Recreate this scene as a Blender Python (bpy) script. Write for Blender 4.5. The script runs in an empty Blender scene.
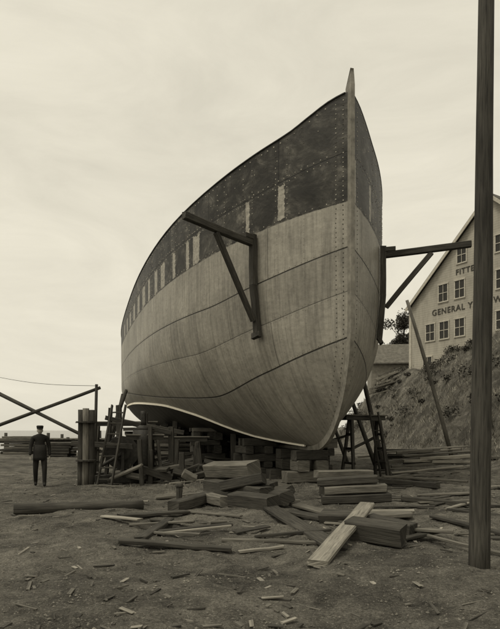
import bpy, bmesh, math, random
import numpy as np
from mathutils import Vector, Matrix
random.seed(7); rng=np.random.default_rng(7)
scene=bpy.context.scene
COL=scene.collection
# ------------------------------------------------------------------ helpers
def pchip(xs,ys):
    xs=np.array(xs,float); ys=np.array(ys,float); h=np.diff(xs); d=np.diff(ys)/h
    m=np.zeros_like(xs); m[0]=d[0]; m[-1]=d[-1]
    for i in range(1,len(xs)-1):
        if d[i-1]*d[i]>0:
            w1=2*h[i]+h[i-1]; w2=h[i]+2*h[i-1]
            m[i]=(w1+w2)/(w1/d[i-1]+w2/d[i])
    def f(x):
        x=np.clip(np.asarray(x,float),xs[0],xs[-1]); i=np.clip(np.searchsorted(xs,x)-1,0,len(xs)-2)
        t=(x-xs[i])/h[i]
        return ((2*t**3-3*t**2+1)*ys[i]+(t**3-2*t**2+t)*h[i]*m[i]+(-2*t**3+3*t**2)*ys[i+1]+(t**3-t**2)*h[i]*m[i+1])
    return f
def empty(name,loc=(0,0,0)):
    e=bpy.data.objects.new(name,None); e.empty_display_size=.3; e.location=loc; COL.objects.link(e); return e
def mesh_obj(name,verts,faces,mats,parent=None,smooth=False,mi=None,uv=None,attrs=None):
    me=bpy.data.meshes.new(name); me.from_pydata([tuple(v) for v in verts],[],[tuple(f) for f in faces]); 
    if not isinstance(mats,(list,tuple)): mats=[mats]
    for m in mats: me.materials.append(m)
    if mi is not None: me.polygons.foreach_set('material_index',mi)
    if smooth is True: me.polygons.foreach_set('use_smooth',[True]*len(me.polygons))
    elif smooth is not False: me.polygons.foreach_set('use_smooth',smooth)
    if uv is not None:
        l=me.uv_layers.new(name='UVMap'); l.data.foreach_set('uv',np.array(uv,float).ravel())
    if attrs:
        for k,a in attrs.items():
            at=me.attributes.new(k,'FLOAT','POINT'); at.data.foreach_set('value',np.asarray(a,float).ravel())
    me.update()
    o=bpy.data.objects.new(name,me); COL.objects.link(o)
    if parent: o.parent=parent
    return o
class MB:
    def __init__(s): s.v=[];s.f=[];s.uv=[];s.mi=[];s.sm=[]
    def sweep(s,pts,secs,mat=0,smooth=False,u0=None,closed=True):
        n=len(secs[0]); base=len(s.v); uo=random.uniform(0,60) if u0 is None else u0; vo=random.uniform(0,60)
        per=[0]
        for i in range(n): per.append(per[-1]+(secs[0][(i+1)%n]-secs[0][i]).length)
        L=[0]
        for i in range(1,len(pts)): L.append(L[-1]+(pts[i]-pts[i-1]).length)
        for p,sec in zip(pts,secs):
            for o in sec: s.v.append(p+o)
        for i in range(len(pts)-1):
            for j in range(n):
                a=base+i*n+j; b=base+i*n+(j+1)%n; c=b+n; d=a+n
                s.f.append((a,b,c,d)); s.mi.append(mat); s.sm.append(smooth)
                s.uv+= [(L[i]+uo,per[j]+vo),(L[i]+uo,per[j+1]+vo),(L[i+1]+uo,per[j+1]+vo),(L[i+1]+uo,per[j]+vo)]
        for k,rev in ((0,True),(len(pts)-1,False)):
            idx=[base+k*n+j for j in range(n)]
            if rev: idx=idx[::-1]
            s.f.append(tuple(idx)); s.mi.append(mat); s.sm.append(False)
            for q in idx:
                o=secs[k][(q-base)%n]; s.uv.append((uo+20+o.x+o.z,vo+o.y+o.z))
    def beam(s,p0,p1,w,h,roll=0,mat=0,jit=.006,ch=.012,seg=3,up=(0,0,1)):
        p0=Vector(p0);p1=Vector(p1); d=(p1-p0).normalized(); up=Vector(up)
        if abs(d.dot(up))>.97: up=Vector((0,1,0))
        x=d.cross(up).normalized(); y=x.cross(d).normalized()
        R=Matrix.Rotation(roll,3,d); x=R@x; y=R@y
        c=min(ch,w*.2,h*.2); pts=[];secs=[]
        for i in range(seg+1):
            t=i/seg; P=p0.lerp(p1,t)+Vector((random.uniform(-jit,jit) for _ in range(3)))
            ww=w/2*(1+random.uniform(-jit,jit)*3); hh=h/2*(1+random.uniform(-jit,jit)*3)
            prof=[(-ww+c,-hh),(ww-c,-hh),(ww,-hh+c),(ww,hh-c),(ww-c,hh),(-ww+c,hh),(-ww,hh-c),(-ww,-hh+c)]
            pts.append(P); secs.append([x*a+y*b for a,b in prof])
        for k in (0,-1):
            secs[k]=[o+d*random.uniform(-jit,jit)*2.5 for o in secs[k]]
        s.sweep(pts,secs,mat)
    def cyl(s,p0,p1,r0,r1,n=12,mat=0,seg=4,jit=.0,smooth=True,bend=0):
        p0=Vector(p0);p1=Vector(p1); d=(p1-p0).normalized(); up=Vector((0,0,1))
        if abs(d.dot(up))>.97: up=Vector((0,1,0))
        x=d.cross(up).normalized(); y=x.cross(d).normalized(); pts=[];secs=[]
        for i in range(seg+1):
            t=i/seg; r=r0+(r1-r0)*t; P=p0.lerp(p1,t)+y*bend*math.sin(t*math.pi)+Vector((random.uniform(-jit,jit) for _ in range(3)))
            pts.append(P); secs.append([(x*math.cos(2*math.pi*j/n)+y*math.sin(2*math.pi*j/n))*r*(1+random.uniform(-1,1)*.04) for j in range(n)])
        s.sweep(pts,secs,mat,smooth)
    def box(s,c,e,mat=0,rz=0):
        c=Vector(c); M=Matrix.Rotation(rz,3,'Z'); dx=M@Vector((e[0]/2,0,0))
        s.beam(c-dx,c+dx,e[1],e[2],mat=mat,jit=0,ch=.004,seg=1)
    def obj(s,name,mats,parent=None):
        return mesh_obj(name,s.v,s.f,mats,parent,smooth=s.sm,mi=s.mi,uv=s.uv)
# ------------------------------------------------------------------ materials
def newmat(name):
    m=bpy.data.materials.new(name); m.use_nodes=True; nt=m.node_tree; b=nt.nodes['Principled BSDF']
    b.inputs['Roughness'].default_value=.85
    try: b.inputs['Specular IOR Level'].default_value=.25
    except: pass
    return m,nt,b
def sep(v): return (v*1.0,v*.94,v*.80,1)
def noise(nt,vec,scale,detail=5,rough=.6,dist=0):
    n=nt.nodes.new('ShaderNodeTexNoise'); n.inputs['Scale'].default_value=scale; n.inputs['Detail'].default_value=detail
    n.inputs['Roughness'].default_value=rough; n.inputs['Distortion'].default_value=dist
    if vec is not None: nt.links.new(vec,n.inputs['Vector'])
    return n.outputs['Fac']
def ramp(nt,fac,stops):
    r=nt.nodes.new('ShaderNodeValToRGB'); nt.links.new(fac,r.inputs['Fac'])
    e=r.color_ramp.elements
    while len(e)<len(stops): e.new(.5)
    for x,(p,c) in zip(e,stops):
        x.position=p; x.color=sep(c) if not isinstance(c,tuple) else c
    return r.outputs['Color']
def rampf(nt,fac,stops): return ramp(nt,fac,[(p,(c,c,c,1)) for p,c in stops])
def mth(nt,op,a,b=None,c=None):
    n=nt.nodes.new('ShaderNodeMath'); n.operation=op
    for i,x in enumerate((a,b,c)):
        if x is None: continue
        if isinstance(x,(int,float)): n.inputs[i].default_value=x
        else: nt.links.new(x,n.inputs[i])
    return n.outputs[0]
def mix(nt,fac,a,b,mode='MIX'):
    n=nt.nodes.new('ShaderNodeMixRGB'); n.blend_type=mode
    for i,x in enumerate((fac,a,b)):
        if isinstance(x,(int,float)): n.inputs[i].default_value=x if i==0 else (x,x,x,1)
        elif isinstance(x,tuple): n.inputs[i].default_value=x
        else: nt.links.new(x,n.inputs[i])
    return n.outputs[0]
def mapping(nt,src,scale):
    m=nt.nodes.new('ShaderNodeMapping'); m.inputs['Scale'].default_value=scale; nt.links.new(src,m.inputs['Vector']); return m.outputs[0]
def bump(nt,b,h,strength=.5,dist=.02):
    n=nt.nodes.new('ShaderNodeBump'); n.inputs['Strength'].default_value=strength; n.inputs['Distance'].default_value=dist
    nt.links.new(h,n.inputs['Height']); nt.links.new(n.outputs[0],b.inputs['Normal'])
def attr(nt,name):
    n=nt.nodes.new('ShaderNodeAttribute'); n.attribute_name=name; return n.outputs['Fac']
def wood(name,lo,hi):
    m,nt,b=newmat(name); uv=nt.nodes.new('ShaderNodeUVMap').outputs[0]
    g=noise(nt,mapping(nt,uv,(1.3,22,1)),1.6,6,.65,.3); st=noise(nt,mapping(nt,uv,(.5,1.3,1)),1.3,5,.65); ck=noise(nt,mapping(nt,uv,(.9,40,1)),1.2,3,.5)
    c=ramp(nt,g,[(.28,lo*.55),(.5,(lo+hi)/2),(.72,hi)])
    c=mix(nt,.85,c,rampf(nt,st,[(.3,.35),(.7,1.2)]),'MULTIPLY')
    c=mix(nt,.8,c,rampf(nt,ck,[(.30,.15),(.36,1.0)]),'MULTIPLY')
    nt.links.new(c,b.inputs['Base Color']); bump(nt,b,mth(nt,'ADD',g,ck),.6,.012); return m
def plain(name,v,var=.35,scale=6,rough=.85,bs=.3):
    m,nt,b=newmat(name); tc=nt.nodes.new('ShaderNodeTexCoord').outputs['Object']
    n=noise(nt,tc,scale,6,.65); nt.links.new(ramp(nt,n,[(.3,v*(1-var)),(.7,v*(1+var))]),b.inputs['Base Color'])
    b.inputs['Roughness'].default_value=rough; bump(nt,b,n,bs,.01); return m
W_D=wood('wood_dark_weathered',.03,.10); W_M=wood('wood_grey_weathered',.09,.22); W_L=wood('wood_fresh_sawn',.20,.38)
WOODS=[W_D,W_M,W_L]
BLACK=plain('dark_cloth',.018,.3,30); SKIN=plain('skin',.32,.1,20,.6,.05); IRON=plain('iron',.03,.5,12,.6)
# ------------------------------------------------------------------ ship
TH=math.radians(15); SX,SY=2.53,14.0; ZK=1.1
ST,CT=math.sin(TH),math.cos(TH)
def Wp(s,y,z): # y positive = ship starboard
    return Vector((SX-ST*s-CT*y, SY+CT*s-ST*y, z))
sheer=pchip([0,.35,.8,1.2,2,4,6,10,15,22,30,36],[10.1,9.98,9.72,9.5,9.27,8.82,8.5,7.97,7.5,7.25,7.6,8.3])
Hs=pchip([0,4,9,14,22,30,36],[5.5,4.7,3.7,3.0,3.0,5,6.5])
band=pchip([0,1.2,2.6,5,8,14,36],[7.35,7.2,7.0,6.72,6.5,6.25,6.3])
midtop=pchip([0,2.3,4.2,8,14,36],[8.6,8.05,7.78,7.42,6.98,6.98])
seam1=pchip([0,2,4,12,36],[6.2,5.65,5.28,5.1,5.1])
seamm=pchip([0,2,5,12,36],[5.1,4.5,4.0,4.05,4.4])
seam2=pchip([0,1.3,2.2,5,8,12,16,36],[3.95,3.5,3.22,2.66,2.8,3.12,3.45,4])
white=pchip([0,2.5,5,5.6,7.3,10,16,24,36],[1.05,1.12,1.38,1.55,2.15,2.62,2.92,3.0,3.5])
def sstem(z):
    k=np.clip((4.4-np.asarray(z,float))/3.3,0,1); return 2.4*(1-np.sqrt(np.maximum(0,1-k*k)))
def half(s,z):
    s=np.asarray(s,float);z=np.asarray(z,float)
    se=np.maximum(0,s-sstem(z)); bd=4.98*(1-np.exp(-se/4.4)); p=2.05
    g=np.power(np.maximum(0,1-np.power(1-np.clip((z-ZK)/Hs(s),0,1),p)),1/p)
    send=30.5+4.5*np.clip((z-ZK)/5,0,1); x=np.clip((s-17)/(send-17),0,1)
    return bd*g*np.power(np.maximum(0,1-x**2.4),.6)
nq,nt_=190,110
q=(np.linspace(0,1,nq)**1.55)[None,:]; t=(np.linspace(0,1,nt_)**1.7)[:,None]
z=ZK+(8.5-ZK)*t+0*q; s=0*z
for _ in range(12):
    send=30.5+4.5*np.clip((z-ZK)/5,0,1); s0=sstem(z); s=s0+(send-s0)*q; z=ZK+(sheer(s)-ZK)*t
b=half(s,z)
ship=empty('ship_hull',(0,0,0))
m_h,nt,bs=newmat('hull_plating_paint')
S=attr(nt,'hs');Z=attr(nt,'hz');dB=attr(nt,'d_band');dW=attr(nt,'d_white');TT=attr(nt,'strake')
cx=nt.nodes.new('ShaderNodeCombineXYZ'); nt.links.new(S,cx.inputs[0]); nt.links.new(TT,cx.inputs[1])
cz=nt.nodes.new('ShaderNodeCombineXYZ'); nt.links.new(S,cz.inputs[0]); nt.links.new(Z,cz.inputs[1]); 
def brick(w,off,mort,c1,c2,cm):
    br=nt.nodes.new('ShaderNodeTexBrick'); nt.links.new(cx.outputs[0],br.inputs['Vector'])
    br.inputs['Scale'].default_value=1; br.inputs['Brick Width'].default_value=w; br.inputs['Row Height'].default_value=1; br.offset=off
    br.inputs['Mortar Size'].default_value=mort; br.inputs['Mortar Smooth'].default_value=.3
    for k,c_ in (('Color1',c1),('Color2',c2),('Mortar',cm)): br.inputs[k].default_value=(c_,c_,c_,1)
    return br
br=brick(3.1,.43,.012,.70,1,.35)
br2=brick(2.35,.37,.014,.45,1.35,.25)
n1=noise(nt,mapping(nt,cz.outputs[0],(1,.8,1)),.9,6,.6); n2=noise(nt,mapping(nt,cz.outputs[0],(5,.5,1)),1.2,5,.6); n3=noise(nt,cz.outputs[0],9,6,.7)
n4=noise(nt,mapping(nt,cz.outputs[0],(9,.35,1)),1.6,6,.7)
light=ramp(nt,n1,[(.3,.26),(.7,.42)])
light=mix(nt,.6,light,rampf(nt,n2,[(.3,.68),(.65,1.06)]),'MULTIPLY')
light=mix(nt,.6,light,rampf(nt,n4,[(.35,.5),(.55,1.05)]),'MULTIPLY')
light=mix(nt,.5,light,rampf(nt,n3,[(.3,.55),(.6,1.08)]),'MULTIPLY')
lb=mix(nt,.7,light,br.outputs['Color'],'MULTIPLY')
ny=noise(nt,mapping(nt,cz.outputs[0],(1.2,1.2,1)),1.6,8,.74,.5)
dark=ramp(nt,ny,[(.34,.014),(.48,.032),(.56,.06),(.64,.14),(.78,.24)])
dark=mix(nt,.9,dark,br2.outputs['Color'],'MULTIPLY')
def sums(lst,jit):
    pat=None
    for si,w in lst:
        c=mth(nt,'COMPARE',mth(nt,'ADD',S,mth(nt,'MULTIPLY',mth(nt,'SUBTRACT',n3,.5),jit)),si,w); pat=c if pat is None else mth(nt,'MAXIMUM',pat,c)
    return pat
pat=sums(((1.42,.08),(2.35,.055),(4.45,.17),(4.95,.09),(5.9,.1),(6.9,.2),(7.65,.16),(8.6,.15),(9.5,.25),(10.6,.24),(11.8,.25),(13.2,.28),(14.6,.3),(16.2,.3)),.14)
inlow=mth(nt,'LESS_THAN',TT,mth(nt,'ADD',5.7,mth(nt,'MULTIPLY',n2,.45)))
inlow=mth(nt,'MULTIPLY',inlow,mth(nt,'GREATER_THAN',TT,mth(nt,'ADD',4.75,mth(nt,'MULTIPLY',n1,.6))))
dark=mix(nt,mth(nt,'MULTIPLY',mth(nt,'MULTIPLY',pat,inlow),.85),dark,mix(nt,1,sep(.44),rampf(nt,n3,[(.3,.45),(.6,1.0)]),'MULTIPLY'))
bd=mth(nt,'ADD',dB,mth(nt,'MULTIPLY',mth(nt,'SUBTRACT',n2,.5),.16))
mk=nt.nodes.new('ShaderNodeMapRange'); mk.inputs[1].default_value=-.02; mk.inputs[2].default_value=.02; nt.links.new(bd,mk.inputs[0])
col=mix(nt,mk.outputs[0],lb,dark)
def lines(attrname,w,amt,col,c=.03):
    a=attr(nt,attrname); a=mth(nt,'ABSOLUTE',a); k=nt.nodes.new('ShaderNodeMapRange'); nt.links.new(a,k.inputs[0])
    k.inputs[1].default_value=w*.5; k.inputs[2].default_value=w; k.inputs[3].default_value=amt; k.inputs[4].default_value=0
    return mix(nt,k.outputs[0],col,sep(c)),k.outputs[0]
col,k1=lines('d_s1',.024,.85,col); col,k2=lines('d_s2',.024,.85,col); col,k3=lines('d_sm',.012,.35,col); col,k4=lines('d_mt',.02,.8,col,.015)
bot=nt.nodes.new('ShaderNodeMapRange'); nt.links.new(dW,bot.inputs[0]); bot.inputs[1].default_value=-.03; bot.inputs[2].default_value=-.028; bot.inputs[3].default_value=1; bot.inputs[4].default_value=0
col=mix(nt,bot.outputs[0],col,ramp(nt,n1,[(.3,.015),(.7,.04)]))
nt.links.new(col,bs.inputs['Base Color']); bs.inputs['Roughness'].default_value=.5
h=mth(nt,'SUBTRACT',mth(nt,'MULTIPLY',n1,1.3),mth(nt,'MULTIPLY',mth(nt,'ADD',k1,k2),1))
h=mth(nt,'ADD',h,mth(nt,'MULTIPLY',br.outputs['Fac'],-.35)); h=mth(nt,'ADD',h,mth(nt,'MULTIPLY',n3,.12))
h=mth(nt,'ADD',h,mth(nt,'MULTIPLY',mth(nt,'SINE',mth(nt,'MULTIPLY',S,10.0)),.11))
bump(nt,bs,h,.8,.038)
verts=[];faces=[];A={k:[] for k in('hs','hz','d_band','d_white','d_s1','d_s2','d_sm','d_mt','strake')}
tt=np.zeros_like(z)
rows=[ZK+0*z,white(s),seam2(s),seamm(s),seam1(s),band(s),midtop(s),sheer(s)+.001]
for i in range(nt_):
    for j in range(nq): tt[i,j]=np.interp(z[i,j],np.maximum.accumulate([r[i,j] for r in rows]),range(8))
for side in (1,-1):
    base=len(verts)
    for i in range(nt_):
        for j in range(nq): verts.append(Wp(s[i,j],side*b[i,j],z[i,j]))
    for i in range(nt_-1):
        for j in range(nq-1):
            a=base+i*nq+j; f=(a,a+1,a+nq+1,a+nq); faces.append(f if side<0 else f[::-1])
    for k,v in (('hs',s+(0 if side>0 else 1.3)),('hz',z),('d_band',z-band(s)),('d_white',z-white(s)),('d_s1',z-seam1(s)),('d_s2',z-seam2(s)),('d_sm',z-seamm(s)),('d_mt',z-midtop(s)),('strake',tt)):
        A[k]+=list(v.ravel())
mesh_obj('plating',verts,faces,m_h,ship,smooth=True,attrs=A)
vs=[];fs=[]; ss=np.linspace(.25,34.2,90)
for x in ss:
    zz=float(sheer(x))-.85; bb=max(.01,float(half(x,zz))-.03)
    vs+= [Wp(x,bb,zz),Wp(x,-bb,zz)]
for i in range(len(ss)-1): a=2*i; fs.append((a,a+1,a+3,a+2))
mesh_obj('weather_deck',vs,fs,plain('deck_planking',.18),ship)
steel=plain('stem_bar_steel',.2,.45,4,.5)
mb=MB()
for side in(1,-1):
    pts=[];secs=[]
    for x in np.concatenate([np.linspace(.1,3,20),np.linspace(3.4,34.4,50)]):
        zz=float(sheer(x)); pts.append(Wp(x,side*float(half(x,zz)),zz)); secs.append([Vector(o) for o in((-.02,-.02,-.012),(.02,.02,-.012),(.02,.02,.015),(-.02,-.02,.015))])
    mb.sweep(pts,secs,0)
mb.obj('bulwark_cap_rail',[IRON],ship)
mb=MB(); pts=[];secs=[]
prof=[(0,10.62),(0,10.2),(0,9),(0,8),(0,7),(0,6),(0,5),(0,4.4)]+[(float(sstem(zz)),zz) for zz in (4,3.6,3.2,2.8,2.4,2.0,1.7,1.5,1.35,1.22,1.14)]+[(2.8,1.1),(6,1.1),(12,1.1),(20,1.1),(30.5,1.1)]
for k,(x,zz) in enumerate(prof):
    x0,z0=prof[max(0,k-1)];x1,z1=prof[min(len(prof)-1,k+1)]
    tx,tz=x1-x0,z1-z0; l=math.hypot(tx,tz); nx,nz=(tz/l,-tx/l)
    if nx>0.01 or nz>0.01: nx,nz=-abs(nx),-abs(nz)
    wd=.07; a=.10 ; bk=-.16
    if k==0: a,bk,wd=.02,.05,.04
    secs.append([Wp(x+nx*a,wd*.75,zz+nz*a)-Wp(x,0,zz),Wp(x+nx*a,-wd*.75,zz+nz*a)-Wp(x,0,zz),Wp(x+nx*bk,-wd*1.15,zz+nz*bk)-Wp(x,0,zz),Wp(x+nx*bk,wd*1.15,zz+nz*bk)-Wp(x,0,zz)])
    pts.append(Wp(x,0,zz))
mb.sweep(pts,secs,0); mb.obj('stem_and_keel_bar',[steel],ship)
mb=MB()
for side in(1,-1):
    pts=[];secs=[]
    for x in np.linspace(2.9,28,70):
        zz=float(white(x)); bb=float(half(x,zz)); wv=.03+.015*min(1,x/14)
        pts.append(Wp(x,side*(bb-.01),zz)); o=Wp(0,side,0)-Wp(0,0,0)
        secs.append([Vector((0,0,-wv)),o*.06+Vector((0,0,-wv)),o*.05+Vector((0,0,wv)),Vector((0,0,wv))])
    mb.sweep(pts,secs,0)
mb.obj('bilge_strip',[plain('white_lead_paint',.85,.1,8)],ship)
# rivets
RV={0:[],1:[],2:[]};RF={0:[],1:[],2:[]}
def rivet(sv,side,zv,r=.02,jit=.004,K=None):
    sv+=random.uniform(-jit,jit); zv+=random.uniform(-jit,jit); e=.03
    f=lambda a,c: Wp(a,side*float(half(a,c)),c)
    p=f(sv,zv); n=(f(sv+e,zv)-p).cross(f(sv,zv+e)-p)
    if n.length<1e-9: return
    n.normalize(); 
    if n.dot(Wp(0,side,0)-Wp(0,0,0))<0: n=-n
    if K is None: K=(1 if random.random()<.75 else 0) if zv>float(band(sv)) else 2
    V_,F_=RV[K],RF[K]
    a=n.orthogonal().normalized(); c=n.cross(a); bi=len(V_)
    for k in range(6):
        an=k*math.pi/3; V_.append(p+(a*math.cos(an)+c*math.sin(an))*r-n*.002)
    for k in range(6):
        an=k*math.pi/3; V_.append(p+(a*math.cos(an)+c*math.sin(an))*r*.6+n*r*.5)
    for k in range(6): F_.append((bi+k,bi+(k+1)%6,bi+6+(k+1)%6,bi+6+k))
    F_.append(tuple(range(bi+6,bi+12)))
for side in (1,-1):
    for zz in np.arange(1.5,10.0,.12):
        s0=float(sstem(zz))
        rivet(s0+.14,side,zz,.02,K=0 if zz<7.3 else None); rivet(s0+.27,side,zz+.06,.018,K=0 if zz<7.3 else None)
    lim=15 if side>0 else 6
    def row(fn,off,step,r=.018,s0=.3):
        x=s0
        while x<lim:
            zz=float(fn(x))+off
            if x>float(sstem(zz))+.3: rivet(x,side,zz,r)
            x+=step*(1+x*.02)
    row(sheer,-.12,.16,.022); row(midtop,.07,.13,.02); row(midtop,-.07,.13); row(band,.06,.14); row(seam1,.06,.13,.015); row(seam2,.06,.13,.015); row(seamm,.05,.13,.013); row(seamm,-.05,.13,.013); row(sheer,-.55,.3)
    for sv in (1.42,2.35,3.3,4.7,5.9,7.1,8.3,9.6,11,12.5):
        if sv>lim: break
        for dx in (-.14,.14):
            zz=float(band(sv))+.15
            while zz<float(sheer(sv))-.2: rivet(sv+dx,side,zz,.018); zz+=.15
    for sv in np.arange(.9,lim,.628):
        zz=max(float(white(sv))+.25,ZK+.4)
        while zz<float(band(sv))-.1:
            if sv>float(sstem(zz))+.3: rivet(sv,side,zz,.011)
            zz+=.17
mesh_obj('rivets_painted',RV[0],RF[0],plain('rivet_heads_dark',.09,.4,3,.6),ship)
mesh_obj('rivets_bright',RV[1],RF[1],plain('rivet_heads_bright',.38,.6,2,.6),ship)
mesh_obj('rivets_lower',RV[2],RF[2],plain('rivet_heads_grey',.20,.3,3,.6),ship)
# ------------------------------------------------------------------ staging brackets on the bows
for side in (1,-1):
    mb=MB(); S0=2.1
    def hp(zz,off=.12):
        bb=float(half(S0,zz)); return Wp(S0-.5*off,side*(bb+.86*off),zz)
    bot_=hp(4.25); mid=hp(6.75)
    out=(Wp(-.5,side*.86,0)-Wp(0,0,0)).normalized()
    mb.beam(hp(7.0),hp(5.6),.17,.17,mat=0,up=out); mb.beam(hp(5.62,.125),bot_,.17,.165,mat=0,up=out)
    base=mid+out*.1; mb.beam(base-out*.02,base+out*2.32+Vector((0,0,.12)),.16,.17,mat=0)
    d0=base+out*1.25+Vector((0,0,-.04)); e0=hp(4.6,.22) if side>0 else hp(5.2,.22)
    mb.beam(d0,e0,.12,.14,mat=0)
    mb.beam(hp(4.3,.12)+Vector((-.02,0,0)),hp(4.14,.2),.3,.12,mat=0,up=out)
    mb.box(base+Vector((0,0,.15))+out*.1,(.3,.18,.12),mat=0,rz=math.atan2(out.y,out.x))
    o=mb.obj('staging_bracket',[W_D,W_M])
# ------------------------------------------------------------------ ground
def sm(t): t=np.clip(t,0,1); return t*t*(3-2*t)
def gh(x,y):
    x=np.asarray(x,float);y=np.asarray(y,float)
    toe=8.3+.7*np.sin(y*.17)+.4*np.sin(y*.41+1)+np.clip((y-60)*.35,0,200)+np.clip(14-y,0,20)*.4+1.5*np.exp(-((y-25)/5.0)**2)
    tt=(x-toe)/7.0; h=7.2*sm(tt)+np.clip(x-toe-7,0,40)*.04
    h=h+sm(tt*3)*(.25*np.sin(x*.9+y*.6)+.18*np.sin(x*2.1-y*1.3)+.10*np.sin(x*4.1+y*3.7)+.05*np.sin(x*9.1-y*7.7))
    shore=sm((y-40)/10)*sm((4-x+ (y-45)*.05)/6); h=h-2.2*shore*(1-sm(tt))
    h=h-2.2*sm((-x-22)/10)*(y>-500)
    near=np.exp(-((x)**2+(y-14)**2)/1200.)
    h=h+near*(.035*np.sin(x*1.9+y*.7)+.03*np.sin(x*.8-y*2.3+2)+.02*np.sin(x*5.3+y*4.1))
    return h
def gz(x,y): return float(gh(x,y))
def axis(lo,hi,dlo,dhi,step,g=1.18):
    a=list(np.arange(dlo,dhi,step)); st=step; v=a[-1]
    while v<hi: st*=g; v+=st; a.append(v)
    st=step; v=a[0]; pre=[]
    while v>lo: st*=g; v-=st; pre.append(v)
    return np.array(pre[::-1]+a)
gx=axis(-1500,1500,-8,20,.10); gy=axis(-300,2500,3,40,.10)
X,Y=np.meshgrid(gx,gy); Zg=gh(X,Y)
fine=(X>-9)&(X<21)&(Y<42)
Zg=Zg+fine*(rng.normal(0,.009,X.shape))
gv=np.stack([X,Y,Zg],-1).reshape(-1,3); nx_=len(gx); ny_=len(gy)
idx=np.arange(nx_*ny_).reshape(ny_,nx_); gf=np.stack([idx[:-1,:-1],idx[:-1,1:],idx[1:,1:],idx[1:,:-1]],-1).reshape(-1,4)
m_g,nt,bs=newmat('dirt_ground'); tc=nt.nodes.new('ShaderNodeTexCoord').outputs['Object']
a=noise(nt,tc,.35,6,.6);c=noise(nt,tc,4,8,.72);d=noise(nt,tc,38,5,.75); e_=noise(nt,tc,.9,8,.7,.6)
chip=noise(nt,mapping(nt,tc,(1,2.2,1)),16,4,.8,1.5); chip2=noise(nt,mapping(nt,tc,(2.4,1,1)),34,3,.8,1.0)
base=ramp(nt,a,[(.3,.07),(.7,.18)]); base=mix(nt,.9,base,rampf(nt,e_,[(.36,.45),(.5,1.0),(.66,1.5)]),'MULTIPLY'); base=mix(nt,.85,base,rampf(nt,c,[(.3,.35),(.7,1.5)]),'MULTIPLY'); base=mix(nt,.85,base,rampf(nt,d,[(.35,.4),(.62,1.3),(.75,2.4)]),'MULTIPLY')
base=mix(nt,mth(nt,'MULTIPLY',mth(nt,'GREATER_THAN',chip,.61),.7),base,sep(.34)); base=mix(nt,mth(nt,'MULTIPLY',mth(nt,'GREATER_THAN',chip2,.64),.75),base,sep(.36)); base=mix(nt,mth(nt,'MULTIPLY',mth(nt,'LESS_THAN',chip2,.35),.7),base,sep(.02))
sx=nt.nodes.new('ShaderNodeSeparateXYZ'); nt.links.new(tc,sx.inputs[0])
mr=nt.nodes.new('ShaderNodeMapRange'); nt.links.new(mth(nt,'ADD',sx.outputs[2],mth(nt,'MULTIPLY',c,.8)),mr.inputs[0]); mr.inputs[1].default_value=.5; mr.inputs[2].default_value=1.6
gr=ramp(nt,noise(nt,tc,1.0,9,.78),[(.3,.03),(.5,.10),(.7,.26)])
nt.links.new(mix(nt,mr.outputs[0],base,gr),bs.inputs['Base Color']); bs.inputs['Roughness'].default_value=1
bump(nt,bs,mth(nt,'ADD',c,mth(nt,'MULTIPLY',d,.4)),1.0,.08)
me=bpy.data.meshes.new('ground'); me.vertices.add(len(gv)); me.vertices.foreach_set('co',gv.ravel()); me.loops.add(gf.size); me.loops.foreach_set('vertex_index',gf.ravel().astype(np.int32)); me.polygons.add(len(gf)); me.polygons.foreach_set('loop_start',np.arange(0,gf.size,4,dtype=np.int32)); me.polygons.foreach_set('use_smooth',np.ones(len(gf),bool)); me.update(calc_edges=True); me.validate(); me.materials.append(m_g)
COL.objects.link(bpy.data.objects.new('ground',me))
m_w,nt,bs=newmat('harbour_water'); bs.inputs['Base Color'].default_value=sep(.10); bs.inputs['Roughness'].default_value=.18
tc=nt.nodes.new('ShaderNodeTexCoord').outputs['Object']; bump(nt,bs,noise(nt,tc,1.6,4,.6),.5,.12)
mesh_obj('water',[(-1500,-300,-.75),(1500,-300,-.75),(1500,2500,-.75),(-1500,2500,-.75)],[(0,1,2,3)],m_w)
# ------------------------------------------------------------------ blades / foliage
def tris(name,P,n_each,spread,hgt,width,mat,up=1.0,parent=None):
    n=len(P)*n_each; base=np.repeat(P,n_each,0)+np.c_[rng.normal(0,spread,(n,2)),np.zeros(n)]
    base[:,2]=gh(base[:,0],base[:,1])
    an=rng.uniform(0,2*np.pi,n); hh=rng.uniform(.5,1,n)*np.repeat(hgt,n_each); w=width*rng.uniform(.6,1.4,n)
    dx=np.cos(an)*w;dy=np.sin(an)*w; lean=rng.normal(0,.45,(n,2))*hh[:,None]
    v=np.empty((n,3,3)); v[:,0]=base-np.c_[dx,dy,np.zeros(n)+.02]; v[:,1]=base+np.c_[dx,dy,np.zeros(n)-.02]; v[:,2]=base+np.c_[lean,hh*up]
    return mesh_obj(name,v.reshape(-1,3),np.arange(n*3).reshape(-1,3),mat,parent)
m_gr,nt,bs=newmat('dry_grass'); tc=nt.nodes.new('ShaderNodeTexCoord').outputs['Object']
nt.links.new(ramp(nt,noise(nt,tc,1.1,8,.75),[(.32,.05),(.5,.19),(.64,.42)]),bs.inputs['Base Color'])
n=9000; px=rng.uniform(8.5,30,n); py=rng.uniform(12,75,n); pz=gh(px,py); k=(pz>.45)&(np.sin(px*1.3+py*.7)+np.sin(px*.5-py*.9)+rng.normal(0,.7,n)>-.9)
P=np.c_[px,py,pz][k]; tris('hillside_grass',P,14,.22,rng.uniform(.12,.5,len(P)),.022,m_gr)
n=500; px=rng.uniform(-4.5,3.5,n); py=rng.uniform(14,30,n); P=np.c_[px,py,gh(px,py)]; tris('yard_weeds',P,6,.08,rng.uniform(.05,.16,n),.008,m_gr)
m_lf,nt,bs=newmat('foliage'); tc=nt.nodes.new('ShaderNodeTexCoord').outputs['Object']
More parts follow.
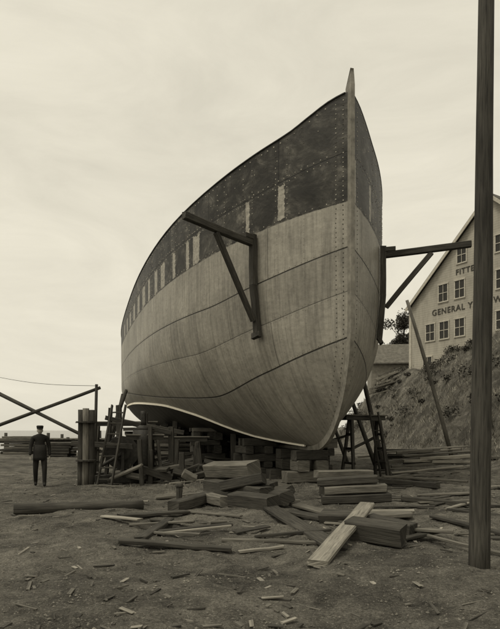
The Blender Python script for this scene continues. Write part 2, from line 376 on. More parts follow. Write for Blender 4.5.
nt.links.new(ramp(nt,noise(nt,tc,3,5,.7),[(.3,.03),(.7,.10)]),bs.inputs['Base Color'])
def leaves(name,centers,radii,per,size,parent=None,mat=None):
    V=[]
    for c,r in zip(centers,radii):
        d=rng.normal(0,1,(per,3)); d/=np.linalg.norm(d,axis=1)[:,None]; p=np.array(c)+d*np.array(r)*(rng.uniform(.35,1.05,(per,1)))
        a=rng.normal(0,1,(per,3)); b2=rng.normal(0,1,(per,3)); a/=np.linalg.norm(a,axis=1)[:,None]; b2=np.cross(a,b2); b2/=np.linalg.norm(b2,axis=1)[:,None]
        sz=size*rng.uniform(.5,1.3,(per,1)); V.append(np.stack([p-a*sz,p+b2*sz*.6,p+a*sz,p-b2*sz*.6],1))
    V=np.concatenate(V).reshape(-1,3); return mesh_obj(name,V,np.arange(len(V)).reshape(-1,4),mat or m_lf,parent)
cs=[];rs=[]
for _ in range(110):
    x=rng.uniform(10.0,20);y=rng.uniform(22,62); r=rng.uniform(.2,.7); cs.append((x,y,gz(x,y)+r*.25)); rs.append((r*1.4,r*1.4,r*.7))
leaves('hillside_bushes',cs,rs,200,.08)
def tree(x,y,hh,cr):
    g=gz(x,y); T=empty('tree',(x,y,g)); mb=MB(); mb.cyl((0,0,-.2),(.1,0,hh*.6),.16,.08,10,seg=6,jit=.03)
    cc=[];rr=[]
    for i in range(22):
        an=rng.uniform(0,6.28); e=rng.uniform(.1,1); p=Vector((math.cos(an)*cr*e*.8,math.sin(an)*cr*e*.8,hh*(.5+.45*rng.uniform()-.1*e)))
        mb.cyl((.06,0,hh*rng.uniform(.3,.55)),p,.05,.02,6,seg=3,jit=.03); cc.append(p); r=cr*rng.uniform(.25,.5); rr.append((r,r,r*.8))
    o=mb.obj('trunk_and_limbs',[W_D],T); leaves('crown',cc,rr,260,.12,T)
tree(18.5,68,8.6,2.4); tree(20.2,72,8.0,2.0)
# ------------------------------------------------------------------ factory building
m_cl,nt,bs=newmat('white_clapboard'); tc=nt.nodes.new('ShaderNodeTexCoord').outputs['Object']; sx=nt.nodes.new('ShaderNodeSeparateXYZ'); nt.links.new(tc,sx.inputs[0])
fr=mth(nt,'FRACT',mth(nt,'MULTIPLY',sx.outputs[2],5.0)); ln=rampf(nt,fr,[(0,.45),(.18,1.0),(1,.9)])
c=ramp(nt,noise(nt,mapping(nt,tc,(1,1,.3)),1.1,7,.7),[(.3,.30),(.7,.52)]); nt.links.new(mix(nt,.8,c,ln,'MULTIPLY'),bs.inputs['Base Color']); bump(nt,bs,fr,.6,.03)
m_rf=plain('roof_shingles',.08,.4,5); m_gl,nt,bs=newmat('window_glass'); bs.inputs['Base Color'].default_value=sep(.03); bs.inputs['Roughness'].default_value=.12
m_tr=plain('painted_trim',.45,.2,5); m_ink=plain('sign_black_paint',.06,.5,6)
B=empty('factory_building',(14.9,52,0)); ex=Vector((4.4,-7,0)).normalized(); ang=math.atan2(ex.y,ex.x); B.rotation_euler=(0,0,ang)
WD=16.6;EA=12.9;AP=20.4;DP=26
vs=[(0,0,3),(WD,0,3),(WD,0,EA),(WD/2,0,AP),(0,0,EA),(0,DP,3),(WD,DP,3),(WD,DP,EA),(WD/2,DP,AP),(0,DP,EA)]
mesh_obj('walls',vs,[(0,1,2,3,4),(5,9,8,7,6),(0,4,9,5),(1,6,7,2)],m_cl,B)
mb=MB(); sl=(AP-EA)/(WD/2); 
for sgn in(0,1):
    xe=-.3 if not sgn else WD+.3; ze=EA-.3*sl
    a=(xe,-.35,ze+.12);b_=(WD/2,-.35,AP+.12); c_=(WD/2,DP+.4,AP+.12); d_=(xe,DP+.4,ze+.12)
    bi=len(mb.v); mb.v+=[Vector(p) for p in(a,b_,c_,d_)]+[Vector(p)+Vector((0,0,.14)) for p in(a,b_,c_,d_)]
    for f in((0,1,2,3),(4,7,6,5),(0,4,5,1),(1,5,6,2),(2,6,7,3),(3,7,4,0)): mb.f.append(tuple(bi+i for i in f)); mb.mi.append(0); mb.sm.append(False); mb.uv+=[(0,0)]*4
mb.obj('roof',[m_rf],B)
mb=MB()
mb.beam((-.27,-.37,EA-.3*sl+.03),(WD/2,-.37,AP+.03),.05,.26,jit=0,seg=1); mb.beam((WD+.27,-.37,EA-.3*sl+.03),(WD/2,-.37,AP+.03),.05,.26,jit=0,seg=1)
mb.beam((.0,-.02,3),(.0,-.02,EA),.26,.1,jit=0,seg=1); mb.beam((WD,-.02,3),(WD,-.02,EA),.26,.1,jit=0,seg=1)
mb.obj('trim_boards',[m_tr],B)
mf=MB();mg=MB()
def win(x,zc,w=.9,h=1.45,yy=0,ax='x'):
    def P(a,o,zz): return Vector((x+a,-o,zz)) if ax=='x' else Vector((-o,x+a,zz))
    mg.v+= [P(-w/2,.012,zc-h/2),P(w/2,.012,zc-h/2),P(w/2,.012,zc+h/2),P(-w/2,.012,zc+h/2)]; bi=len(mg.v)-4
    mg.f.append((bi,bi+1,bi+2,bi+3)); mg.mi.append(0); mg.sm.append(False); mg.uv+=[(0,0)]*4
    for a0,z0,a1,z1,t_ in ((-w/2-.05,zc-h/2,-w/2-.05,zc+h/2,.10),(w/2+.05,zc-h/2,w/2+.05,zc+h/2,.10),(-w/2-.12,zc+h/2+.06,w/2+.12,zc+h/2+.06,.12),(-w/2-.12,zc-h/2-.05,w/2+.12,zc-h/2-.05,.11),(0,zc-h/2,0,zc+h/2,.045),(-w/2,zc,w/2,zc,.06)):
        mf.beam(P(a0,.04,z0),P(a1,.04,z1),t_,.09 if t_>.1 else .04,jit=0,seg=1,ch=.004,up=(0,1,0) if ax=='x' else (1,0,0))
for x in (2.3,3.8,5.4,7.3,9.3,11.2,12.8,14.4): win(x,10.3)
for x in (3.7,5.4,7.3,9.3,11.2,12.9): win(x,13.55)
for x in (5.6,7.4,9.2,11.0): win(x,16.4,.85,1.3)
for x in (2.0,4.2,6.2,8.3,10.4): win(x,7.4)
for x in (3,6,9,12,15,18): win(x,10.3,ax='y'); win(x,7.4,ax='y')
mf.obj('window_frames',[m_tr],B); mg.obj('window_panes',[m_gl],B)
def text(body,x,zc,size):
    cu=bpy.data.curves.new('lettering','FONT'); cu.body=body; cu.size=size; cu.extrude=.012; cu.offset=.012; cu.materials.append(m_ink); cu.space_character=1.15
    o=bpy.data.objects.new('lettering',cu); COL.objects.link(o); o.parent=B; o.location=(x,-.03,zc); o.rotation_euler=(math.pi/2,0,0)
text('GENERAL YARD WORKS',2.5,11.75,.72); text('FITTERS',5.0,14.8,.66)
Sd=empty('shed',(13.0,60,0)); Sd.rotation_euler=(0,0,-.12)
vs=[(0,0,3),(7,0,3),(7,0,9.0),(0,0,9.0),(0,5,3),(7,5,3),(7,5,9.0),(0,5,9.0),(0,2.5,11.0),(7,2.5,11.0)]
mesh_obj('walls',vs,[(0,1,2,3),(5,4,7,6),(4,0,3,8,7),(1,5,6,9,2)],plain('shed_boards',.22,.3,3),Sd)
mesh_obj('roof',[(-.3,-.4,8.75),(7.3,-.4,8.75),(7.3,2.5,11.12),(-.3,2.5,11.12),(7.3,5.4,8.75),(-.3,5.4,8.75),(-.3,-.4,8.62),(7.3,-.4,8.62)],[(0,1,2,3),(3,2,4,5),(6,7,1,0)],plain('shed_roof',.13,.35,3),Sd)
# ------------------------------------------------------------------ foreground pole
mb=MB(); mb.cyl((2.62,6.4,-.3),(2.72,6.4,8.2),.118,.078,24,seg=14,jit=.003); mb.obj('wooden_pole',[W_D])
# ------------------------------------------------------------------ timbers
def beamobj(name,*beams):
    mb=MB()
    for bm in beams: mb.beam(bm[0],bm[1],bm[2],bm[3],mat=bm[4],roll=bm[5] if len(bm)>5 else 0,jit=.007,ch=.022,seg=3)
    return mb.obj(name,WOODS)
def G(x,y,z): return (x,y,gz(x,y)+z)
mb=MB(); mb.cyl(G(-4.6,10.9,.09),G(-2.25,11.8,.1),.115,.10,14,seg=8,jit=.006,mat=0); mb.obj('log',WOODS)
beamobj('plank',(G(-1.75,7.5,.05),G(-.25,7.55,.05),.14,.06,0)); beamobj('plank',(G(-1.55,7.9,.04),G(-1.4,9.8,.06),.16,.06,0))
beamobj('timber_pile',(G(-.95,13.3,.2),G(.35,11.6,.2),.40,.36,0),(G(-.85,13.9,.22),G(.55,13.0,.22),.4,.4,0,.1),(G(-1.0,13.9,.55),G(.1,12.6,.72),.38,.32,1,.25),(G(-.35,11.4,.14),G(.45,10.7,.14),.34,.28,0,.1),(G(.1,12.6,.15),G(.75,11.2,.22),.3,.26,0,.3),(G(-1.1,12.6,.1),G(-.5,11.4,.1),.25,.2,1),(G(-.6,12.2,.35),G(.3,11.9,.55),.3,.22,0,-.2),(G(.3,13.4,.12),G(.9,12.5,.3),.22,.2,0,.4))
beamobj('timber_stack',(G(1.55,12.1,.09),G(3.0,12.0,.09),.34,.18,0),(G(1.6,12.45,.09),G(2.95,12.5,.09),.3,.18,0),(G(1.62,12.15,.28),G(2.92,12.05,.28),.34,.17,1),(G(1.66,12.5,.28),G(2.9,12.5,.28),.3,.17,1),(G(1.5,12.35,.46),G(2.75,12.1,.47),.36,.16,0))
beamobj('timber_stack',(G(1.7,13.7,.1),G(3.3,13.6,.1),.34,.2,0),(G(1.8,13.7,.31),G(3.1,13.8,.31),.34,.2,1),(G(1.6,13.6,.52),G(3.0,13.85,.54),.36,.18,1))
beamobj('timber_block',(G(1.45,8.2,.15),G(2.15,7.8,.17),.32,.28,0,.15)); beamobj('timber_block',(G(1.9,8.9,.12),G(2.45,8.4,.12),.28,.24,0)); beamobj('timber_block',(G(1.2,9.4,.1),G(1.75,9.1,.14),.26,.2,0,.3))
beamobj('plank',(G(.78,6.55,.05),(1.95,9.3,.36),.25,.07,2)); beamobj('plank',(G(.35,10.9,.06),G(1.15,7.4,.06),.3,.07,0)); beamobj('plank',(G(1.3,10.3,.05),G(2.9,10.1,.07),.28,.08,1)); beamobj('plank',(G(.75,10.5,.05),G(1.6,9.1,.05),.26,.07,0)); beamobj('plank',(G(1.9,11.0,.05),G(3.1,10.6,.07),.22,.06,2)); beamobj('plank',(G(.9,11.4,.05),G(1.5,10.2,.12),.24,.06,1))
beamobj('timber_beam',(G(3.6,16.9,.1),G(5.0,14.9,.1),.16,.16,0)); beamobj('plank',(G(3.2,9.8,.05),G(3.9,8.1,.05),.14,.05,0)); beamobj('plank',(G(-2.3,9.8,.05),G(-1.2,10.7,.05),.2,.06,0)); beamobj('plank',(G(-.15,7.5,.03),G(.45,7.55,.03),.06,.04,2)); beamobj('plank',(G(2.3,9.2,.03),G(3.2,7.0,.03),.06,.04,1)); beamobj('plank',(G(-2.2,13.0,.04),G(-1.2,13.4,.04),.2,.06,1))
beamobj('timber_beam',(G(-1.5,11.0,.12),G(-.9,12.4,.12),.25,.22,0)); beamobj('timber_beam',(G(3.3,12.2,.07),G(4.6,11.9,.07),.1,.12,0))
beamobj('plank',(G(4.4,18.5,.05),G(6.6,17.0,.08),.25,.06,1)); beamobj('plank',(G(4.2,14.0,.05),G(5.6,13.2,.06),.18,.05,1)); beamobj('plank',(G(5.2,20.5,.06),G(7.6,20.0,.3),.25,.06,2)); beamobj('plank',(G(3.9,11.0,.05),G(5.1,9.6,.05),.1,.05,0)); beamobj('plank',(G(5.0,22.5,.06),G(7.0,21.3,.12),.22,.07,1))
mb=MB(); mb.cyl((-1.56,12.3,-.05),(-1.55,12.3,.36),.06,.075,12,mat=0); mb.cyl((-1.55,12.3,.36),(-1.55,12.3,.42),.1,.09,12,mat=0); mb.obj('mooring_stake',WOODS)
mb=MB()
for i in range(30):
    x=random.uniform(6.2,9.6);y=random.uniform(22.0,27.5);an=random.uniform(-.35,.35);L=random.uniform(1.2,3.0); c_=G(x,y,.12+.02*i); up_=random.uniform(-.12,.2)
    mb.beam((c_[0]-L/2*math.cos(an),c_[1]-L/2*math.sin(an),c_[2]),(c_[0]+L/2*math.cos(an),c_[1]+L/2*math.sin(an),c_[2]+up_),random.uniform(.1,.26),random.uniform(.05,.12),mat=random.choice([1,1,0,2]))
mb.obj('plank_pile',WOODS)
mb=MB()
for i in range(16):
    x=random.uniform(12.2,14.0);y=random.uniform(53,56);an=random.uniform(-.5,.5);L=random.uniform(1.2,2.6); c_=G(x,y,.12+.08*(i%7))
    mb.beam((c_[0]-L/2,c_[1],c_[2]-.3),(c_[0]+L/2,c_[1]+L*.3*math.sin(an),c_[2]+random.uniform(.2,.7)),.3,.14,mat=random.choice([2,2,1]))
mb.obj('plank_pile',WOODS)
mb=MB(); mb.cyl((9.35,25.6,gz(9.35,25.6)-.2),(6.95,24.8,7.35),.10,.07,12,mat=1,bend=.06); mb.obj('leaning_pole',WOODS)
# ------------------------------------------------------------------ keel blocks and cribs
def hullbot(s_,y_):
    for zz in np.arange(ZK,6,.02):
        if float(half(s_,zz))>=abs(y_): return float(zz)
    return 6
mb=MB()
for k,s_ in enumerate([2.9]+list(np.arange(4.4,31,1.35))):
    top=1.0; base=gz(*Wp(s_,0,0)[:2]); hs=[.34,.32,.30] ; tot=top-base; hs=[hh*tot/sum(hs) for hh in hs]; zz=base
    for li,hh in enumerate(hs):
        w=1.6-.3*li+random.uniform(-.08,.08); mm=random.choice([0,1]) if k==0 else 0  # under-hull shade put into the colour: dark wood behind the first stack
        if li%2==0: mb.beam(Wp(s_,-w/2,zz+hh/2),Wp(s_,w/2,zz+hh/2),.5,hh-.004,mat=mm,ch=.025)
        else:
            for o in(-.3,.3): mb.beam(Wp(s_-.35,o,zz+hh/2),Wp(s_+.35,o,zz+hh/2),.36,hh-.004,mat=mm,ch=.025)
        zz+=hh
mb.obj('keel_blocks',WOODS)
def crib(s_,y_,w=1.1,mats=(0,0,0,0,1)):
    top=hullbot(s_,y_)-.02; P=Wp(s_,y_,0); zz=gz(P.x,P.y); mb=MB(); li=0
    while zz<top-.02:
        hh=min(random.choice((.2,.26,.3)),top-zz)
        for o in(-.36,.36):
            j=random.uniform(-.16,.16); k_=random.uniform(-.06,.06)
            if li%2==0: mb.beam(Wp(s_+o-k_,y_-w/2+j,zz+hh/2),Wp(s_+o+k_,y_+w/2+j,zz+hh/2),.27,hh-.004,mat=random.choice(mats),ch=.02)
            else: mb.beam(Wp(s_-w/2+j,y_+o-k_,zz+hh/2),Wp(s_+w/2+j,y_+o+k_,zz+hh/2),.27,hh-.004,mat=random.choice(mats),ch=.02)
        zz+=hh; li+=1
    mb.obj('timber_crib',WOODS)
for s_,y_ in ((5.5,1.0),(8.2,2.2),(10,1.6),(12,3.0),(13.5,1.8),(16,3.0),(18.5,1.8),(21,3.0),(5.2,-1.0),(7.2,-1.6),(9.4,-2.4),(11.6,-2.0),(14,-3.0),(17,-2.2),(20,-3.0)): crib(s_,y_)
mb=MB()
for side in (1,-1):
    for s_ in ((15.5,19,23) if side>0 else (6.5,9.5,13.5,17.5,22)):
        zz=3.6; bb=float(half(s_,zz)); P=Wp(s_,side*(bb+.02),zz); Q=Wp(s_+random.uniform(-.5,.5),side*(bb+random.uniform(.7,1.3)),0); Q.z=gz(Q.x,Q.y)-.05
        mb.cyl(Q,P,.10,.08,10,mat=0)
    for s_ in (6.6,9,10.6,12.6,15,17.5,20):
        y_=float(half(s_,float(white(s_))))*random.uniform(.6,.8); P=Wp(s_,side*y_,hullbot(s_,y_)); Q=Vector((P.x+random.uniform(-.1,.1),P.y,gz(P.x,P.y)-.05)); mb.beam(Q,P,.2,.2,mat=0)
mb.obj('bilge_shores',WOODS)
# ------------------------------------------------------------------ trestles
def trestle(name,x,y,rz,w,hh,sp=.8,top=True,rungs=3):
    T=empty(name,(x,y,gz(x,y))); T.rotation_euler=(0,0,rz); mb=MB()
    for sx_ in(-1,1):
        for sy_ in(-1,1):
            mb.beam((sx_*w*.5+sx_*.12,sy_*sp/2,-.03),(sx_*w*.5,sy_*.1,hh),.1,.1,mat=0)
        for k in range(1,rungs+1):
            zz=hh*k/(rungs+1); hw=sp/2*(1-k/(rungs+1))+.1; mb.beam((sx_*(w*.5+.06),-hw,zz),(sx_*(w*.5+.06),hw,zz),.05,.08,mat=0)
    mb.beam((-w*.7,0,hh+.07),(w*.7,0,hh+.07),.2,.14,mat=0)
    mb.beam((-w*.5,.22,hh*.45),(w*.5,.18,hh*.7),.04,.1,mat=0)
    if top: mb.beam((-w*.75,.02,hh+.165),(w*.75,-.02,hh+.165),.28,.045,mat=1)
    mb.obj('frame',WOODS,T)
trestle('sawhorse',3.95,19.3,.35,1.1,1.95); trestle('sawhorse',3.4,23.5,-.2,1.6,2.0)
trestle('sawhorse',-3.3,17.6,.2,.8,1.3); trestle('sawhorse',-2.6,19.5,0,1.6,1.2); trestle('sawhorse',-4.9,21.5,.1,1.8,1.8)
mb=MB()
for o in(-.2,.2): mb.beam((-4.15+o,15.9,-.03),(-3.95+o,16.9,2.35),.05,.09,mat=0)
for k in range(7):
    t_=(k+.6)/7.3; mb.beam((-4.15+.2*t_-.22,15.9+t_,2.35*t_),(-4.15+.2*t_+.22,15.9+t_,2.35*t_),.035,.045,mat=0)
mb.obj('ladder',WOODS)
mb=MB()
for o in(-.17,.17): mb.beam((4.75+o,19.6,-.03),(4.2+o*.8,19.0,2.2),.05,.08,mat=0)
for k in range(6):
    t_=(k+.6)/6.4; mb.beam((4.75-.55*t_-.17,19.6-.6*t_,2.2*t_),(4.75-.55*t_+.17,19.6-.6*t_,2.2*t_),.03,.04,mat=0)
mb.obj('ladder',WOODS)
Wn=empty('steam_winch',(-3.95,17.6,gz(-3.95,17.6))); Wn.rotation_euler=(0,0,.3); mb=MB()
for o in(-.55,.55): mb.beam((-.9,o,.12),(.9,o,.12),.16,.24,mat=0)
for o in(-.5,.5): mb.beam((-.1,o,.24),(-.1,o,1.15),.09,.5,mat=0,jit=0)
mb.cyl((-.1,-.62,.9),(-.1,.62,.9),.22,.22,18,mat=0); 
for o in(-.42,.42): mb.cyl((-.1,o-.03,.9),(-.1,o+.03,.9),.5,.5,24,mat=0,seg=1)
mb.cyl((.6,0,.24),(.6,0,1.6),.34,.34,20,mat=0); mb.cyl((.6,0,1.6),(.6,0,1.75),.34,.12,20,mat=0,seg=1); mb.cyl((.6,0,1.75),(.6,0,2.2),.09,.09,12,mat=0)
mb.cyl((-.75,-.66,.5),(-.1,-.66,.9),.05,.05,8,mat=0); mb.obj('machinery',[IRON],Wn)
mb=MB()
for x,y,hh in ((-4.9,17.0,1.6),(-3.2,16.6,1.3),(-3.6,19.5,2.2),(-5.3,19,1.9),(-3.0,16.9,1.0),(-2.4,17.9,1.3),(-4.6,17.9,2.3),(-3.05,17.3,1.7),(-2.6,18.5,1.7),(-1.9,18.8,1.2),(-4.7,20.2,2.5),(-2.1,17.4,.9),(-1.6,18.2,1.0)):
    mb.beam((x,y,-.05),(x+random.uniform(-.15,.15),y,hh),random.uniform(.1,.2),.16,mat=0)
mb.beam((-5.4,17.0,1.2),(-3.5,16.7,1.1),.08,.16,mat=0); mb.beam((-4.4,19.4,1.9),(-2.3,19.5,1.5),.08,.16,mat=0); mb.beam((-4.6,17.8,2.0),(-2.6,18.4,1.5),.07,.14,mat=0)
mb.obj('staging_posts',WOODS)
mb=MB()
for o in(-.15,0,.15): mb.cyl((-4.72+o,16.05+abs(o)*.3,-.2),(-4.70+o,16.05+abs(o)*.3,2.22-abs(o)*.25),.095,.09,12,mat=1 if o==0 else 0,seg=5,jit=.006)
for zz in(.7,1.8): mb.cyl((-4.71,16.06,zz),(-4.71,16.06,zz+.05),.28,.28,18,mat=0)
mb.obj('mooring_pile',WOODS)
mb=MB(); mb.cyl((-7.9,17.6,2.75),(-4.9,17.0,1.35),.06,.05,10,mat=0); mb.cyl((-8.2,17.4,1.6),(-4.6,17.2,2.9),.055,.05,10,mat=0); mb.cyl((-8.0,17.6,-.1),(-7.95,17.55,3.0),.09,.08,10,mat=0); mb.cyl((-4.75,17.1,-.1),(-4.7,17.15,3.0),.05,.045,10,mat=0)
mb.obj('crossed_pole_barrier',WOODS)
mb=MB(); mb.cyl((-10,22,3.7),(-4.7,17.1,2.95),.008,.008,6,bend=-.1,seg=12); mb.obj('wire',[IRON])
mb=MB()
for i in range(50):
    x=random.uniform(-4.6,-1.0);y=random.uniform(16.6,22);an=random.uniform(-.6,.6);L=random.uniform(.3,1.4)
    mb.beam((x,y,.08+random.random()*.5),(x+L*math.cos(an),y+L*math.sin(an),.08+random.random()*.5),random.uniform(.08,.3),random.uniform(.06,.25),mat=random.choice([0,0,0,1]),roll=random.uniform(-.5,.5))
mb.obj('scrap_lumber_heap',WOODS)
def lstack(x0,y0,n,L,mats):
    mb=MB()
    for i in range(n):
        x=x0+random.uniform(-.25,.25)
        for k in range(3): mb.beam((x-L/2+random.uniform(-.3,.3),y0+k*.42,.1+.17*i+gz(x0,y0)),(x+L/2+random.uniform(-.3,.3),y0+k*.42+random.uniform(-.05,.05),.1+.17*i+gz(x0,y0)),.38,.14,mat=random.choice(mats))
    mb.obj('lumber_stack',WOODS)
lstack(-3.8,24,10,2.6,[0,0,1]); lstack(-11.2,33,5,1.8,[0,1,1]); lstack(-15.2,37,7,2.2,[0,1]); lstack(-8.2,35,3,1.8,[1,0,2])
mb=MB()
for i in range(14):
    x=-34+i*1.9; 
    for yy in(52,56): mb.cyl((x,yy,-2.5),(x+random.uniform(-.1,.1),yy,.75+random.uniform(0,.9)),.17,.15,10,mat=0)
mb.beam((-36,52,.55),(-7,52,.55),.3,.3,mat=0,seg=8); mb.beam((-36,56,.55),(-7,56,.55),.3,.3,mat=0,seg=8)
for i in range(60): mb.beam((-36+i*.49,51.5,.76),(-36+i*.49,56.5,.76),.44,.08,mat=1,seg=1)
mb.obj('pier',WOODS)
# ------------------------------------------------------------------ debris
mb=MB()
for i in range(560):
    y=4.4+random.random()**1.2*18; x=random.uniform(-.48,.5)*y*1.05
    if x>2.4 and y<7: continue
    an=random.uniform(0,3.14); L=random.uniform(.03,.34)*random.choice([1,.6,.4]); w=random.uniform(.01,.05)
    z0=gz(x,y)+w*.2; mb.beam((x,y,z0),(x+L*math.cos(an),y+L*math.sin(an),z0+random.uniform(0,.02)),w,random.uniform(.008,.02),mat=random.choice([0,0,1,1,2]),seg=1,jit=.004,ch=.003)
for i in range(75):
    y=random.uniform(8,22); x=random.uniform(-.3,.42)*y
    an=random.uniform(-.8,.8); L=random.uniform(.4,1.5); z0=gz(x,y)+.03
    mb.beam((x,y,z0),(x+L*math.cos(an),y+L*math.sin(an),z0+random.uniform(0,.06)),random.uniform(.05,.18),random.uniform(.02,.05),mat=random.choice([0,0,1,1,2]),seg=2,jit=.004)
mb.obj('wood_debris',WOODS)
pv=[];pf=[]
for i in range(6500):
    y=4+random.random()**1.4*16; x=random.uniform(-.5,.5)*y*1.1; r=random.uniform(.004,.018)*(1+.03*y); z0=gz(x,y); bi=len(pv)
    for d_ in((1,0,0),(0,1,0),(-1,0,0),(0,-1,0),(0,0,1),(0,0,-.6)): pv.append((x+d_[0]*r*random.uniform(.6,1.2),y+d_[1]*r*random.uniform(.6,1.2),z0+d_[2]*r*random.uniform(.4,.9)))
    for f in((0,1,4),(1,2,4),(2,3,4),(3,0,4),(1,0,5),(2,1,5),(3,2,5),(0,3,5)): pf.append(tuple(bi+k for k in f))
mesh_obj('gravel',pv,pf,plain('stones',.14,.7,3))
# ------------------------------------------------------------------ man
def skin_obj(name,V,E,R,mat,parent,root=0,sub=2):
    me=bpy.data.meshes.new(name); me.from_pydata(V,E,[]); me.materials.append(mat); o=bpy.data.objects.new(name,me); COL.objects.link(o); o.parent=parent
    m=o.modifiers.new('Skin','SKIN'); m.use_smooth_shade=True
    for i,r in enumerate(R):
        sv=me.skin_vertices[0].data[i]; sv.radius=(r if isinstance(r,tuple) else (r,r)); sv.use_root=(i==root)
    ss_=o.modifiers.new('Sub','SUBSURF'); ss_.levels=sub; ss_.render_levels=sub
    return o
M=empty('man',(-6.0,16.0,gz(-6.0,16.0))); M.rotation_euler=(0,0,.35)
V=[(0,0,.95),(0,0,1.12),(0,-.01,1.30),(0,-.01,1.42),(0,-.01,1.52),
   (.10,0,.90),(.12,-.10,.50),(.12,-.12,.10),(.12,-.24,.045),
   (-.10,0,.90),(-.12,.02,.50),(-.12,.18,.12),(-.12,.08,.04),
   (.19,0,1.40),(.25,.05,1.13),(.26,-.04,.89),
   (-.19,0,1.40),(-.25,-.03,1.13),(-.26,-.12,.90)]
E=[(0,1),(1,2),(2,3),(3,4),(0,5),(5,6),(6,7),(7,8),(0,9),(9,10),(10,11),(11,12),(3,13),(13,14),(14,15),(3,16),(16,17),(17,18)]
R=[(.15,.11),(.145,.11),(.17,.12),(.12,.09),(.055,.055),(.105,.105),(.075,.075),(.055,.055),(.045,.04),(.105,.105),(.075,.075),(.055,.055),(.045,.04),(.075,.075),(.055,.055),(.042,.042),(.075,.075),(.055,.055),(.042,.042)]
skin_obj('suited_body',V,E,R,BLACK,M)
mb=MB(); pts=[];secs=[]
for zz,a,b_ in((1.2,.175,.125),(1.0,.18,.14),(.85,.19,.155),(.76,.195,.165)):
    pts.append(Vector((0,0,zz))); secs.append([Vector((a*math.cos(k*math.pi/8),b_*math.sin(k*math.pi/8),0)) for k in range(16)])
mb.sweep(pts[::-1],secs[::-1],0,smooth=True); mb.obj('coat_skirt',[BLACK],M)
def blob(name,c,r,mat,parent,fn=None,seg=24):
    bm=bmesh.new(); bmesh.ops.create_uvsphere(bm,u_segments=seg,v_segments=seg//2+4,radius=1)
    for v in bm.verts:
        if fn: v.co=fn(v.co.copy())
        v.co=Vector((v.co.x*r[0],v.co.y*r[1],v.co.z*r[2]))+Vector(c)
    me=bpy.data.meshes.new(name); bm.to_mesh(me); bm.free(); me.materials.append(mat); me.polygons.foreach_set('use_smooth',[True]*len(me.polygons))
    o=bpy.data.objects.new(name,me); COL.objects.link(o); o.parent=parent; return o
def headf(p):
    if p.z<0: p.x*=1-.28*(-p.z); p.y*=1-.12*(-p.z)
    if p.y<-.8 and -.35<p.z<.1 and abs(p.x)<.22: p.y-=.22*(1-abs(p.x)/.22)
    return p
blob('head',(0,-.03,1.60),(.075,.095,.115),SKIN,M,headf,32)
for sx_ in(-1,1):
    blob('eye',(sx_*.028,-.113,1.612),(.010,.006,.006),BLACK,M,seg=10); blob('ear',(sx_*.074,-.02,1.60),(.012,.022,.03),SKIN,M,seg=10)
blob('mouth',(0,-.112,1.548),(.022,.008,.005),plain('lips',.12),M,seg=10); blob('hair',(0,-.002,1.635),(.08,.088,.085),BLACK,M)
mb=MB(); pts=[];secs=[]
for zz,r in((1.655,.085),(1.70,.092),(1.735,.098),(1.752,.07)):
    pts.append(Vector((0,-.02,zz))); secs.append([Vector((r*math.cos(k*math.pi/9),r*1.15*math.sin(k*math.pi/9),0)) for k in range(18)])
mb.sweep(pts,secs,0,smooth=True); mb.beam((0,-.10,1.665),(0,-.16,1.65),.13,.012,jit=0,seg=2); mb.obj('cap',[BLACK],M)
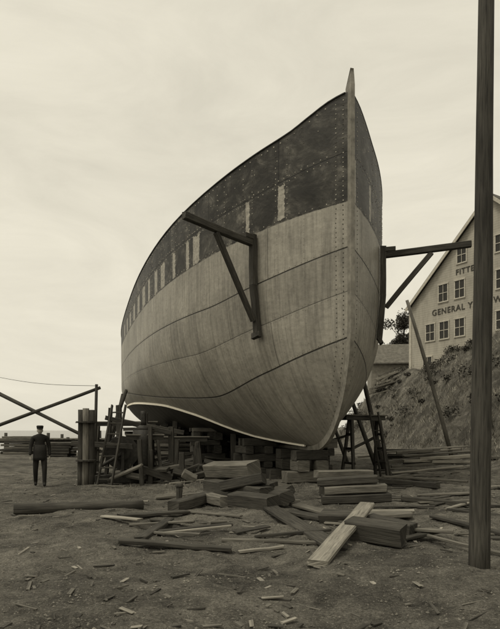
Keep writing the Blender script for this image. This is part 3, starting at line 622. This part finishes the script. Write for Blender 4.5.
for sx_,wx,wy,wz in((1,.26,-.05,.87),(-1,-.26,-.13,.88)):
    V=[(wx,wy,wz),(wx,wy-.01,wz-.08)];E=[(0,1)];R=[(.02,.028),(.016,.035)]
    for k in range(4):
        L=(.07,.085,.08,.06)[k]; oy=-.03+.02*k; i=len(V); V+=[(wx-sx_*.005,wy+oy-.005,wz-.10),(wx-sx_*.012,wy+oy-.008,wz-.10-L*.55),(wx-sx_*.03,wy+oy-.01,wz-.10-L)]
        E+=[(1,i),(i,i+1),(i+1,i+2)];R+=[.009,.009,.007]
    i=len(V); V+=[(wx-sx_*.01,wy-.045,wz-.05),(wx-sx_*.02,wy-.055,wz-.09)];E+=[(0,i),(i,i+1)];R+=[.011,.008]
    skin_obj('hand',V,E,R,SKIN,M,sub=1)
# ------------------------------------------------------------------ light
w=bpy.data.worlds.new('World'); scene.world=w; w.use_nodes=True; nt=w.node_tree; bg=nt.nodes['Background']
el,rot=math.radians(62),math.radians(235)
sk=nt.nodes.new('ShaderNodeTexSky'); sk.sky_type='NISHITA'; sk.sun_disc=False; sk.sun_elevation=el; sk.sun_rotation=rot; sk.dust_density=4; sk.air_density=1.2
bw=nt.nodes.new('ShaderNodeRGBToBW'); nt.links.new(sk.outputs[0],bw.inputs[0])
tc=nt.nodes.new('ShaderNodeTexCoord').outputs['Generated']
mp=mapping(nt,tc,(1,1,3.5)); cn=noise(nt,mp,2.6,8,.62,.8)
flat=mth(nt,'ADD',mth(nt,'MULTIPLY',mth(nt,'MINIMUM',bw.outputs[0],9.0),.25),4.6)
v=mth(nt,'MULTIPLY',flat,rampf(nt,cn,[(.3,.90),(.7,1.08)]))
cc=mix(nt,1.0,(1,.94,.775,1),v,'MULTIPLY'); nt.links.new(cc,bg.inputs['Color']); bg.inputs['Strength'].default_value=.15
sl=bpy.data.lights.new('sun','SUN'); sl.energy=1.5; sl.angle=math.radians(12); sl.color=(1,.94,.80); so=bpy.data.objects.new('sun',sl); COL.objects.link(so)
az=rot
d_=Vector((math.sin(az)*math.cos(el),math.cos(az)*math.cos(el),math.sin(el))); so.rotation_euler=d_.to_track_quat('Z','Y').to_euler(); so.location=(-20,-20,30)
# ------------------------------------------------------------------ camera
cam=bpy.data.cameras.new('camera'); co=bpy.data.objects.new('camera',cam); COL.objects.link(co); scene.camera=co
cam.sensor_fit='HORIZONTAL'; cam.sensor_width=36; cam.lens=36*560/500; cam.shift_y=115.5/500; cam.clip_end=4000; cam.clip_start=.05
co.location=(0,0,1.6); co.rotation_euler=(math.pi/2,0,0)
scene.view_settings.view_transform='Standard'; scene.view_settings.look='None'; scene.view_settings.exposure=0
